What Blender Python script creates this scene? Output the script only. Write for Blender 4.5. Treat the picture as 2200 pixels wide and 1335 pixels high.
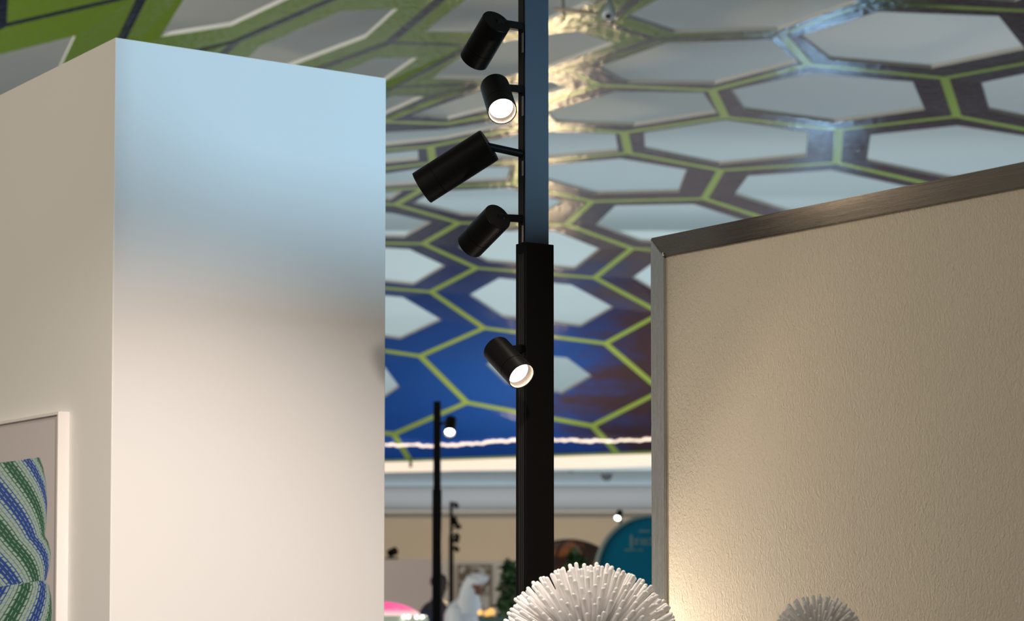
import bpy, bmesh, math, random
from mathutils import Vector, Matrix, noise
random.seed(7)
C = bpy.context.scene
for o in list(bpy.data.objects): bpy.data.objects.remove(o)
COL = C.collection
# ------------------------------------------------------------------ camera
F = 4830.0; PITCH = math.radians(3.1); CYP = 1287.0 - F*math.tan(PITCH); EYE = 1.5
cam_d = bpy.data.cameras.new('camera'); cam = bpy.data.objects.new('camera', cam_d); COL.objects.link(cam)
cam.location = (0, 0, EYE); cam.rotation_euler = (math.pi/2 + PITCH, 0, 0)
cam_d.sensor_width = 36; cam_d.sensor_fit = 'HORIZONTAL'; cam_d.lens = F/2200*36
cam_d.shift_y = (CYP - 667.5)/2200
cam_d.clip_end = 300; cam_d.clip_start = 0.05
cam_d.dof.use_dof = True; cam_d.dof.focus_distance = 4.25; cam_d.dof.aperture_fstop = 7.0
C.camera = cam
# ------------------------------------------------------------------ world, lights, exposure
C.view_settings.view_transform = 'Standard'; C.view_settings.look = 'None'
C.view_settings.exposure = 0; C.view_settings.gamma = 1; C.view_settings.use_curve_mapping = False
w = bpy.data.worlds.new('hall_ambience'); C.world = w; w.use_nodes = True
w.node_tree.nodes['Background'].inputs[0].default_value = (0.93, 0.95, 0.90, 1)
w.node_tree.nodes['Background'].inputs[1].default_value = 0.20
def look(o, target):
    o.rotation_euler = (Vector(target) - o.location).to_track_quat('-Z', 'Y').to_euler()
def area(name, loc, target, sx, sy, power, color, spread=180):
    d = bpy.data.lights.new(name, 'AREA'); d.shape = 'RECTANGLE'; d.size = sx; d.size_y = sy
    d.energy = power; d.color = color; d.spread = math.radians(spread)
    o = bpy.data.objects.new(name, d); COL.objects.link(o); o.location = loc; look(o, target); return o
def spot(name, loc, target, power, color, angle, blend, radius=0.03, parent=None):
    d = bpy.data.lights.new(name, 'SPOT'); d.energy = power; d.color = color
    d.spot_size = math.radians(angle); d.spot_blend = blend; d.shadow_soft_size = radius
    o = bpy.data.objects.new(name, d); COL.objects.link(o); o.location = loc; look(o, target)
    return o
# a tall bright blue screen of the hall, beyond the right partition (it shades the lower half)
area('blue_screen_light', (7.35, 0.38, EYE-0.12), (-0.3, 5.0, EYE+0.70), 1.6, 2.6, 180, (0.38, 0.71, 1.0), 90)
# warm ceiling spotlight of the booth on the column
spot('booth_spotlight', (0.12, 1.9, EYE+1.3), (-0.72, 4.85, EYE-0.15), 450, (1.0, 0.87, 0.80), 35.5, 1.0, 0.04)
spot('ornament_fill_spot', (0.05, 3.80, EYE+1.20), (0.16, 3.92, EYE-0.05), 52, (1.0, 0.88, 0.76), 36, 1.0, 0.03)  # unseen lamp added to brighten the large spiky ornament
spot('low_pole_spotlight', (0.055, 4.36, EYE-0.20), (0.36, 4.24, EYE+0.18), 12.5, (1.0, 0.84, 0.68), 165, 1.0, 0.02)
area('left_wall_fill', (-3.6, 2.9, 3.2), (-1.5, 5.6, 2.3), 1.4, 1.0, 5, (1.0, 0.87, 0.66), 80)  # unseen fill added for the left wall alone
# soft warm fill, added to brighten the near walls
area('booth_fill_light', (-3.2, 1.2, 3.6), (0.3, 4.5, 1.6), 2.0, 1.2, 44, (1.0, 0.84, 0.64))
# added fill lights without fixtures, above and below the canopy and in the hall
area('plenum_fill', (1, 21.5, EYE+4.3), (1, 21.5, 20), 34, 25, 165, (0.88, 0.97, 1.0))
area('plenum_far_fill', (2, 31.2, EYE+4.2), (2, 34, EYE+4.9), 16, 0.8, 74, (0.84, 0.97, 1.0))
area('plenum_east_fill', (3.5, 29.5, EYE+4.4), (3.5, 30.5, 20), 12, 5, 105, (0.80, 0.95, 1.0))
area('canopy_fill', (7.5, 21.5, 1.2), (0.5, 24.5, 4.8), 4, 3, 270, (0.9, 0.95, 1.0))
area('canopy_near_fill', (-6.0, 11.5, 1.2), (-0.5, 16.0, 5.5), 4, 3, 290, (1.0, 0.96, 0.88))
area('far_hall_fill', (0, 36, 0.3), (0, 36, 5), 10, 8, 240, (0.90, 0.95, 1.0))
area('soffit_fill', (12, 30, 0.6), (-0.2, 29.8, 3.1), 3, 3, 330, (0.75, 0.9, 1.0))
area('wall_wash_light', (0, 41, 2.9), (0, 45, 1.9), 10, 1.0, 110, (1.0, 0.86, 0.68))
area('hall_front_fill', (-8, 14, 3.2), (0, 27, 1.3), 2.5, 1.5, 420, (1.0, 0.88, 0.78))
# two small made-up lights, added for gold and blue glints in the canopy
area('gold_glint_light', (0.33, 26.6, EYE+0.55), (-0.4, 18.5, EYE+3.9), 0.3, 0.5, 85, (1.0, 0.74, 0.42))
area('blue_glint_light', (3.7, 26.3, EYE+0.45), (2.2, 17.0, EYE+4.0), 0.22, 0.3, 32, (0.35, 0.66, 1.0))
# ------------------------------------------------------------------ projection helpers
RV = Vector((1,0,0)); FV = Vector((0, math.cos(PITCH), math.sin(PITCH))); UV_ = Vector((0, -math.sin(PITCH), math.cos(PITCH)))
O = Vector((0,0,EYE))
def ray(px, py): return (RV*((px-1100)/F) - UV_*((py-CYP)/F) + FV)
def at(px, py, Y):
    d = ray(px, py); return O + d*(Y/d.y)
def on_plane(px, py, P, n):
    d = ray(px, py); return O + d*((P-O).dot(n)/d.dot(n))
def dir_vp(vx):
    v = Vector(((vx-1100)/F, 1, 0)); return v.normalized()
# ------------------------------------------------------------------ material helpers
MATS = {}
def mat(name, color, rough=0.5, metal=0.0, emit=None, estr=0, spec=0.5, var=0.06, nscale=8, bump=0, bscale=200, bdist=0.001, alpha=1, trans=0):
    if name in MATS: return MATS[name]
    m = bpy.data.materials.new(name); m.use_nodes = True; nt = m.node_tree; b = nt.nodes['Principled BSDF']
    b.inputs['Roughness'].default_value = rough; b.inputs['Metallic'].default_value = metal
    b.inputs['Specular IOR Level'].default_value = spec
    c = color
    n = nt.nodes.new('ShaderNodeTexNoise'); n.inputs['Scale'].default_value = nscale; n.inputs['Detail'].default_value = 4
    tc = nt.nodes.new('ShaderNodeTexCoord'); nt.links.new(tc.outputs['Object'], n.inputs['Vector'])
    r = nt.nodes.new('ShaderNodeMix'); r.data_type = 'RGBA'
    r.inputs[6].default_value = (*[max(0, x*(1-var)) for x in c], 1); r.inputs[7].default_value = (*[min(1, x*(1+var)) for x in c], 1)
    nt.links.new(n.outputs['Fac'], r.inputs[0]); nt.links.new(r.outputs[2], b.inputs['Base Color'])
    if emit: b.inputs['Emission Color'].default_value = (*emit, 1); b.inputs['Emission Strength'].default_value = estr
    if bump:
        bn = nt.nodes.new('ShaderNodeTexNoise'); bn.inputs['Scale'].default_value = bscale; bn.inputs['Detail'].default_value = 2
        nt.links.new(tc.outputs['Object'], bn.inputs['Vector'])
        bp = nt.nodes.new('ShaderNodeBump'); bp.inputs['Strength'].default_value = bump; bp.inputs['Distance'].default_value = bdist
        nt.links.new(bn.outputs['Fac'], bp.inputs['Height']); nt.links.new(bp.outputs['Normal'], b.inputs['Normal'])
    if trans: b.inputs['Transmission Weight'].default_value = trans
    MATS[name] = m; return m
M_paint = mat('white_wall_paint', (0.80, 0.79, 0.76), 0.72, spec=0.2, var=0.012, nscale=3, bump=0.15, bscale=350, bdist=0.0004)
M_black = mat('black_powder_coat', (0.0035, 0.0034, 0.0032), 0.40, spec=0.06, var=0.15, nscale=40, bump=0.2, bscale=900, bdist=0.0002)
M_lamp = mat('black_lamp_housing', (0.003, 0.0027, 0.0023), 0.45, spec=0.08, var=0.1, nscale=40)
M_mast = mat('blue_tinted_black_mast', (0.001, 0.008, 0.019), 0.42, spec=0.40, var=0.3, nscale=30, bump=0.25, bscale=900, bdist=0.0002)  # blue light reflected by the black mast is tinted into the base colour
M_groove = mat('dark_groove', (0.003, 0.003, 0.003), 0.8)
M_sticker = mat('pale_sticker', (0.30, 0.26, 0.22), 0.6, var=0.5, nscale=260)
M_refl = mat('satin_reflector', (0.20, 0.165, 0.14), 0.6, metal=0.0, var=0.08, nscale=300)
M_led = mat('glowing_led', (1, 1, 1), 0.5, emit=(1.0, 0.93, 0.84), estr=3)
M_ledfar = mat('glowing_far_led', (1, 1, 1), 0.5, emit=(1.0, 0.95, 0.88), estr=9)
M_ceil = mat('pale_ceiling', (0.42, 0.46, 0.47), 0.8, var=0.04, nscale=0.5)
M_upper = mat('pale_upper_wall', (0.70, 0.78, 0.80), 0.8, var=0.04, nscale=0.5)
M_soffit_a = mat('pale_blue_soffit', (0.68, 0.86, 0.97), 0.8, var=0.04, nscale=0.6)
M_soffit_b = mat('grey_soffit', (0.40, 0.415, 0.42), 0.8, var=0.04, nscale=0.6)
M_tan = mat('tan_wall', (0.60, 0.50, 0.37), 0.85, var=0.05, nscale=0.8)
M_floor = mat('hall_floor', (0.34, 0.28, 0.22), 0.35, var=0.12, nscale=1.5)
M_cove = mat('glowing_cove_lip', (0.9, 0.8, 0.7), 0.6, emit=(1.0, 0.80, 0.62), estr=0.80, var=0.05, nscale=0.7)  # hidden LED light on the lip, put in as its own emission
# stucco of the right partition
def stucco():
    m = mat('cream_textured_wallcovering', (0.60, 0.545, 0.45), 0.62, spec=0.3, var=0.03, nscale=6)
    nt = m.node_tree; b = nt.nodes['Principled BSDF']
    tc = nt.nodes.new('ShaderNodeTexCoord')
    mp = nt.nodes.new('ShaderNodeMapping'); mp.inputs['Scale'].default_value = (1, 1, 0.62)
    n1 = nt.nodes.new('ShaderNodeTexNoise'); n1.inputs['Scale'].default_value = 215; n1.inputs['Detail'].default_value = 3; n1.inputs['Distortion'].default_value = 0.9
    nt.links.new(tc.outputs['Object'], mp.inputs[0]); nt.links.new(mp.outputs[0], n1.inputs['Vector'])
    bp = nt.nodes.new('ShaderNodeBump'); bp.inputs['Strength'].default_value = 1.0; bp.inputs['Distance'].default_value = 0.0024
    nt.links.new(n1.outputs['Fac'], bp.inputs['Height']); nt.links.new(bp.outputs['Normal'], b.inputs['Normal'])
    return m
M_stucco = stucco()
def brushed(name, axis, col=(0.23, 0.20, 0.165)):
    m = mat(name, col, 0.33, metal=0.95, var=0.08, nscale=12)
    nt = m.node_tree; b = nt.nodes['Principled BSDF']
    tc = nt.nodes.new('ShaderNodeTexCoord'); mp = nt.nodes.new('ShaderNodeMapping')
    mp.inputs['Scale'].default_value = (6, 6, 700) if axis == 'h' else (500, 500, 4)
    n1 = nt.nodes.new('ShaderNodeTexNoise'); n1.inputs['Scale'].default_value = 1.0; n1.inputs['Detail'].default_value = 3
    nt.links.new(tc.outputs['Object'], mp.inputs[0]); nt.links.new(mp.outputs[0], n1.inputs['Vector'])
    bp = nt.nodes.new('ShaderNodeBump'); bp.inputs['Strength'].default_value = 0.05; bp.inputs['Distance'].default_value = 0.001
    nt.links.new(n1.outputs['Fac'], bp.inputs['Height']); nt.links.new(bp.outputs['Normal'], b.inputs['Normal'])
    mr = nt.nodes.new('ShaderNodeMapRange'); mr.inputs['To Min'].default_value = 0.17; mr.inputs['To Max'].default_value = 0.36
    nt.links.new(n1.outputs['Fac'], mr.inputs[0]); nt.links.new(mr.outputs[0], b.inputs['Roughness'])
    return m
M_steel_h = brushed('brushed_steel_rail', 'h'); M_steel_v = brushed('brushed_steel_post', 'v', (0.60, 0.585, 0.55))
# ------------------------------------------------------------------ object helpers
def link(name, me, m=None, parent=None, smooth=False):
    o = bpy.data.objects.new(name, me); COL.objects.link(o)
    if m is not None:
        for x in (m if isinstance(m, (list, tuple)) else [m]): me.materials.append(x)
    if smooth:
        for p in me.polygons: p.use_smooth = True
    if parent is not None:
        o.parent = parent; o.matrix_parent_inverse = Matrix.Translation(parent.location).inverted() if parent.type == 'EMPTY' else Matrix()
    return o
def from_bm(name, bm, m=None, parent=None, smooth=False):
    me = bpy.data.meshes.new(name); bmesh.ops.recalc_face_normals(bm, faces=bm.faces[:]); bm.to_mesh(me); bm.free()
    return link(name, me, m, parent, smooth)
def thing(name, label, cat, loc, group=None):
    o = bpy.data.objects.new(name, None); COL.objects.link(o); o.location = loc; o.empty_display_size = 0.1
    o['label'] = label; o['category'] = cat
    if group: o['group'] = group
    return o
def tag(o, label, cat, group=None):
    o['label'] = label; o['category'] = cat
    if group: o['group'] = group
    return o
def struct(o): o['kind'] = 'structure'; return o
def obox(bm, P, a, b, h, bevel=0):
    """oriented box: corner P, horizontal vectors a and b, vertical/any vector h"""
    t = bmesh.new()
    vs = [t.verts.new(P + a*i + b*j + h*k) for k in (0,1) for j in (0,1) for i in (0,1)]
    for f in ((0,1,3,2),(4,5,7,6),(0,1,5,4),(2,3,7,6),(0,2,6,4),(1,3,7,5)): t.faces.new([vs[i] for i in f])
    bmesh.ops.recalc_face_normals(t, faces=t.faces[:])
    if bevel: bmesh.ops.bevel(t, geom=t.edges[:], offset=bevel, segments=2, affect='EDGES', profile=0.5)
    me = bpy.data.meshes.new('t'); t.to_mesh(me); t.free(); bm.from_mesh(me); bpy.data.meshes.remove(me)
def box_obj(name, P, a, b, h, m, parent=None, bevel=0):
    bm = bmesh.new(); obox(bm, P, a, b, h, bevel); return from_bm(name, bm, m, parent)
def frame_for(ax):
    ax = ax.normalized(); u = ax.cross(Vector((0,0,1)))
    if u.length < 1e-4: u = Vector((1,0,0))
    u.normalize(); return ax, u, ax.cross(u)
def lathe(bm, P, ax, prof, n=40, close=True):
    """prof: (distance along axis, radius)"""
    ax, u, v = frame_for(ax); rings = []
    for t, r in prof:
        if r < 1e-6: rings.append([bm.verts.new(P + ax*t)])
        else: rings.append([bm.verts.new(P + ax*t + (u*math.cos(k*2*math.pi/n) + v*math.sin(k*2*math.pi/n))*r) for k in range(n)])
    for A, B in zip(rings, rings[1:]):
        for k in range(n):
            q = (k+1) % n
            if len(A) == 1 and len(B) > 1: bm.faces.new((A[0], B[k], B[q]))
            elif len(B) == 1 and len(A) > 1: bm.faces.new((A[k], A[q], B[0]))
            elif len(A) > 1: bm.faces.new((A[k], A[q], B[q], B[k]))
def lathe_obj(name, P, ax, prof, m, parent=None, n=40, smooth=True, auto=True):
    bm = bmesh.new(); lathe(bm, P, ax, prof, n); o = from_bm(name, bm, m, parent, smooth)
    if smooth and auto:
        md = o.modifiers.new('edges', 'EDGE_SPLIT'); md.split_angle = math.radians(35)
    return o
def rod(bm, A, B, r, n=12):
    d = B - A; lathe(bm, A, d, [(0,0),(0,r),(d.length,r),(d.length,0)], n)
def tube(bm, pts, r, n=8):
    for A, B in zip(pts, pts[1:]): rod(bm, A, B, r, n)
def loft(bm, rings, n=20):
    """rings: (centre, rx, ry[, tilt vector]) horizontal ellipses"""
    R = []
    for c, rx, ry in rings:
        R.append([bm.verts.new(Vector(c) + Vector((math.cos(k*2*math.pi/n)*rx, math.sin(k*2*math.pi/n)*ry, 0))) for k in range(n)])
    for A, B in zip(R, R[1:]):
        for k in range(n): bm.faces.new((A[k], A[(k+1)%n], B[(k+1)%n], B[k]))
    bm.faces.new(R[0]); bm.faces.new(R[-1])
Z = Vector((0,0,1))
# ================================================================== STRUCTURE
# floor, upper ceiling, upper wall, soffits, back wall
bm = bmesh.new(); obox(bm, Vector((-30,-6,-0.1)), Vector((60,0,0)), Vector((0,54,0)), Vector((0,0,0.1)))
struct(from_bm('floor', bm, M_floor))
bm = bmesh.new(); obox(bm, Vector((-16,8.5,EYE+5.6)), Vector((34,0,0)), Vector((0,26,0)), Vector((0,0,0.1)))
struct(from_bm('ceiling', bm, M_ceil))
box_obj('wall_upper', Vector((-16,34.0,EYE+1.66)), Vector((34,0,0)), Vector((0,0.2,0)), Vector((0,0,4.0)), M_upper); struct(bpy.data.objects['wall_upper'])
bm = bmesh.new()
def soff(y0, Z0, y1, Z1, thick, name, m):
    a = at(1100, y0, Z0); b = at(1100, y1, Z1)
    bm = bmesh.new()
    sl = 0.0155
    P = Vector((-12, a.y + 12*sl*4, a.z)); 
    vs = []
    for zz in (0, thick):
        for x, sgn in ((-12, 1), (12, -1)):
            vs.append(bm.verts.new((x, a.y + sgn*0.5, a.z+zz)))
        for x, sgn in ((12, -1), (-12, 1)):
            vs.append(bm.verts.new((x, b.y + sgn*0.5, b.z+zz)))
    bm.faces.new(vs[:4]); bm.faces.new(vs[4:])
    for i in range(4): bm.faces.new((vs[i], vs[(i+1)%4], vs[4+(i+1)%4], vs[4+i]))
    return struct(from_bm(name, bm, m))
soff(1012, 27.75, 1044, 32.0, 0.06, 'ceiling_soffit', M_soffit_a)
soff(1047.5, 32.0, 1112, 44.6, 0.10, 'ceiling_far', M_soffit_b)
struct(box_obj('wall_back', Vector((-14,45.2,0)), Vector((28,0,0)), Vector((0,0.2,0)), Vector((0,0,3.35)), M_tan))
# cove lip
bm = bmesh.new()
lip = []
for px in range(640, 1500, 60):
    t = (px-836)/559.0
    top = at(px, 989-13*t, 27.45); bot = at(px, 1014-10.5*t, 27.70)
    lip.append((top, bot))
vs = [[bm.verts.new(p) for p in q] for q in lip]; vb = [[bm.verts.new(p + Vector((0,0.15,0))) for p in q] for q in lip]
for i in range(len(vs)-1):
    bm.faces.new((vs[i][0], vs[i+1][0], vs[i+1][1], vs[i][1])); bm.faces.new((vb[i][0], vb[i+1][0], vb[i+1][1], vb[i][1]))
    bm.faces.new((vs[i][0], vs[i+1][0], vb[i+1][0], vb[i][0])); bm.faces.new((vs[i][1], vs[i+1][1], vb[i+1][1], vb[i][1]))
struct(from_bm('trim_1', bm, M_cove))
# ------------------------------------------------------------------ left column
H0 = at(248, 80, 4.8)
dL = dir_vp(-2167); aL = Vector((dL.y, -dL.x, 0)) # along the front face to the right/away
aL = Vector((0.828, 0.560, 0)); bL = dL
P0 = Vector((H0.x, H0.y, 0)); WH = H0.z
wl = box_obj('wall_left', P0, aL*0.681, bL*2.6, Z*WH, M_paint, bevel=0.0022); struct(wl)
# ------------------------------------------------------------------ right partition with steel trim
PR = at(1397, 512, 4.36); dR = dir_vp(-2376); nR = Vector((-dR.y, dR.x, 0)); # facing camera-left
if nR.y > 0: nR = -nR
toward = -dR; LEN = 3.4; RH = PR.z; T = 0.075
TW = 0.0415
core = struct(box_obj('wall_right', Vector((PR.x,PR.y,0)) + toward*TW - nR*0.006, toward*(LEN-TW), -nR*T, Z*(RH-TW), M_stucco))
core.data.update()
# rail (mitred) and post
def mitre(name, quad, m):
    bm = bmesh.new(); f = [bm.verts.new(p) for p in quad]; b = [bm.verts.new(p - nR*(T+0.008)) for p in quad]
    bm.faces.new(f); bm.faces.new(b)
    for i in range(4): bm.faces.new((f[i], f[(i+1)%4], b[(i+1)%4], b[i]))
    bmesh.ops.recalc_face_normals(bm, faces=bm.faces[:])
    bmesh.ops.bevel(bm, geom=bm.edges[:], offset=0.0012, segments=2, affect='EDGES')
    o = from_bm(name, bm, m); o.parent = core; return o
g = 0.0006
A = Vector((PR.x, PR.y, RH))
o = mitre('steel_rail', [A + toward*g, A + toward*LEN, A + toward*LEN - Z*TW, A + toward*(TW+g) - Z*TW], M_steel_h); o['label'] = 'brushed steel rail along the top'
o = mitre('steel_post', [A - Z*g, A + toward*TW - Z*(TW+g), A + toward*TW - Z*RH, A - Z*RH], M_steel_v); o['label'] = 'brushed steel edge post'
o = box_obj('light_block_panel', Vector((PR.x,PR.y,0)) + toward*0.010 - nR*(T+0.010), -nR*0.75, toward*0.06, Z*(RH-0.006), M_paint, core)  # unseen wall added to block the blue light low on the column
# little burr of torn film at the mitre
bm = bmesh.new(); q = A + toward*(TW-0.003) - Z*(TW-0.004) + nR*0.001
obox(bm, q, toward*0.004, nR*0.0015, Z*0.004); obox(bm, q - Z*0.0025, toward*0.006, nR*0.001, Z*0.002)
o = from_bm('film_scrap', bm, mat('torn_film', (0.6,0.55,0.5), 0.5)); o.parent = core
# ================================================================== CANOPY
def canopy_Z(e):
    tab = [(250,27.6),(297,27.4),(375,27.0),(500,26.0),(637,24.5),(740,23.0),(850,21.3),(1000,18.9),(1202,16.0),(1287,15.0),(1420,13.6),(1560,12.4)]
    for (e0,z0),(e1,z1) in zip(tab, tab[1:]):
        if e <= e1: return z0 + (z1-z0)*(e-e0)/(e1-e0)
    return 12.4
def cp(p): return at(p[0], p[1], canopy_Z(1287-p[1]))
V = dict(a1=(846,933), b1=(1003,865), c1=(903,765), d1=(1273,915), e1=(1040,705), f1=(926,627), g1=(1301,738), h1=(1421,840), h2=(1420,673),
 i1=(1024,576), j1=(909,524), k1=(1278,597), l1=(1358,534), n1=(1217,483), p1=(1271,433), q1=(986,479), t1=(1513,427), u1=(1549,366),
 v1=(1350,329), x1=(1341,285), y1=(1558,252), z1=(1530,194), w1=(1798,350), A1=(1802,279), B1=(1285,183), C1=(1737,139), D1=(2056,250),
 E1=(2029,168), F1=(1678,74), G1=(1405,85), H1=(1864,7), I1=(1303,51), J1=(1215,150), K1=(1140,232), M1=(835,92), N1=(1015,97), O1=(843,187),
 P1=(1030,180), Jt=(1140,270), K5=(925,315), K4=(930,350), K2=(1120,350), S1=(1105,395), R2=(915,403), R1=(850,440), o1=(1540,545),
 Y2=(1690,485), W2=(2060,410), V2=(2300,297), U2=(2290,120), T2=(2215,24), S2=(1010,-55), Z3=(506,90), AA=(800,-40), BB=(540,200), CC=(430,160),
 DD=(309,-14), EE=(228,155), GG=(3,56), m1=(676,607), m2=(641,727), m3=(550,665), m4=(560,560), m5=(665,520), r1=(1328,977), r2=(882,992),
 r3=(1690,600), r4=(1560,680), r5=(1700,760), r6=(1640,850), s1=(820,262), s2=(960,266), s3=(700,262), s4=(740,300), s5=(790,325), s6=(780,368), s7=(780,412),
 x2=(700,430), x3=(600,470), top1=(1420,-45), top2=(1300,-100), top3=(1750,-70))
CELLS = [
 # (outline vertices, hole corners or None)
 ('f1 i1 k1 h2 g1 e1', [(1008,634),(1072,598),(1227,612),(1318,661),(1248,702),(1080,682)]),
 ('c1 e1 g1 h1 d1 b1', [(1045,783),(1085,757),(1218,769),(1272,809),(1208,846),(1088,824)]),
 ('m3 m1 f1 e1 c1 m2', [(660,668),(712,625),(866,639),(949,688),(860,729),(700,705)]),
 ('m4 m5 j1 i1 f1 m1', [(680,562),(745,528),(880,536),(957,572),(889,613),(742,597)]),
 ('j1 q1 n1 l1 k1 i1', [(985,531),(1040,497),(1190,496),(1290,536),(1235,579),(1048,563)]),
 ('n1 p1 t1 Y2 o1 l1', [(1279,484),(1322,442),(1490,439),(1640,487),(1545,527),(1378,520)]),
 ('k1 l1 o1 r3 r4 h2', [(1359,597),(1420,553),(1560,560),(1640,605),(1560,650),(1420,633)]),
 ('g1 h2 r4 r5 r6 h1', None),
 ('a1 b1 d1 r1 r2', None),
 ('m2 c1 b1 a1 (650,905) (560,820)', [(720,770),(822,783),(858,832),(818,860),(720,855),(670,805)]),
 ('d1 h1 r6 (1720,920) (1640,968) r1', None),
 ('a1 r2 (700,997) (560,1000) (560,930) (650,905)', None),
 ('K2 v1 u1 t1 p1 S1', [(1148,357),(1332,341),(1476,365),(1458,413),(1281,417),(1146,381)]),
 ('x1 y1 A1 w1 u1 v1', [(1384,285),(1559,258),(1736,284),(1732,336),(1543,354),(1386,322)]),
 ('Jt x1 v1 K2 K4 K5', [(1150,282),(1322,287),(1328,326),(1140,343),(975,338),(985,317)]),
 ('B1 z1 y1 x1 Jt K1', [(1321,197),(1511,199),(1540,243),(1363,271),(1194,264),(1174,241)]),
 ('J1 G1 F1 C1 z1 B1', [(1283,145),(1431,93),(1656,85),(1715,134),(1536,181),(1344,179)]),
 ('I1 top1 top3 H1 F1 G1', [(1344,37),(1440,-16),(1752,-46),(1848,3),(1671,66),(1447,71)]),
 ('F1 H1 T2 U2 E1 C1', [(1716,78),(1886,25),(2146,35),(2203,106),(2001,147),(1784,129)]),
 ('C1 E1 D1 A1 y1 z1', [(1740,157),(1961,176),(1987,236),(1792,264),(1601,238),(1570,194)]),
 ('E1 U2 (2420,140) (2440,230) V2 D1', [(2108,178),(2290,140),(2380,158),(2390,220),(2290,273),(2126,238)]),
 ('A1 D1 V2 (2330,385) W2 w1', [(1870,290),(2057,270),(2250,300),(2270,352),(2050,386),(1862,348)]),
 ('u1 w1 W2 (1950,490) Y2 t1', [(1607,378),(1785,366),(2000,412),(1935,462),(1715,462),(1577,419)]),
 ('H1 top3 (1950,-140) (2250,-110) (2330,-40) T2', [(1930,-18),(1855,-60),(1985,-112),(2210,-85),(2265,-35),(2180,4)]),
 ('T2 (2330,-40) (2500,0) (2420,140) U2', None),
 ('M1 S2 top2 top1 I1 N1', [(912,68),(1050,-40),(1215,-62),(1335,-35),(1290,1),(1110,70)]),
 ('Z3 AA S2 M1 BB CC', [(559,99),(731,24),(855,19),(785,82),(570,163),(505,150)]),
 ('EE DD (420,-110) (700,-110) AA Z3', [(345,79),(415,-35),(490,-80),(680,-75),(690,-35),(496,56)]),
 ('GG DD EE (0,270) (-200,300) (-170,150)', [(-20,122),(162,77),(108,190),(-30,240),(-150,255),(-130,155)]),
 ('GG (10,-110) (180,-170) (420,-110) DD', None),
 ('GG (-170,150) (-260,60) (-150,-80) (10,-110)', None),
 ('EE Z3 CC BB (430,300) (0,270)', None),
 ('M1 N1 O1 s3 (560,270) BB', [(805,125),(897,125),(815,182),(690,235),(600,240),(610,212)]),
 ('N1 I1 G1 J1 P1 O1', [(1040,84),(1245,67),(1321,94),(1188,143),(1085,172),(926,169)]),
 ('s1 P1 J1 B1 K1 s2', [(882,248),(1034,195),(1165,170),(1222,189),(1135,214),(962,257)]),
 ('s3 O1 P1 s1 s4', [(740,258),(843,206),(912,208),(828,246),(760,285)]),
 ('s4 s1 s2 K1 Jt K5 s5', [(775,302),(835,284),(950,278),(1075,260),(1105,266),(958,299),(810,315)]),
 ('(690,335) s4 s5 K5 K4 s6', [(715,340),(745,322),(795,333),(898,323),(899,344),(780,354)]),
 ('s6 K4 K2 S1 R2 s7', [(800,378),(930,358),(1098,360),(1088,389),(930,394),(806,402)]),
 ('R1 R2 S1 p1 n1 q1', [(887,437),(930,411),(1092,404),(1213,434),(1150,470),(991,463)]),
 ('x3 x2 R1 q1 j1 m5', [(650,475),(730,450),(846,459),(927,478),(869,511),(720,508)]),
 ('s7 R2 R1 x2', [(795,418),(866,410),(838,430),(745,424)]),
 ('l1 o1 Y2 (1750,560) r3', None),
]
import re
def parse(s):
    out = []
    for t in re.findall(r'\([^)]*\)|\S+', s):
        out.append(tuple(float(x) for x in t[1:-1].split(',')) if t[0] == '(' else V[t])
    return out
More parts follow.
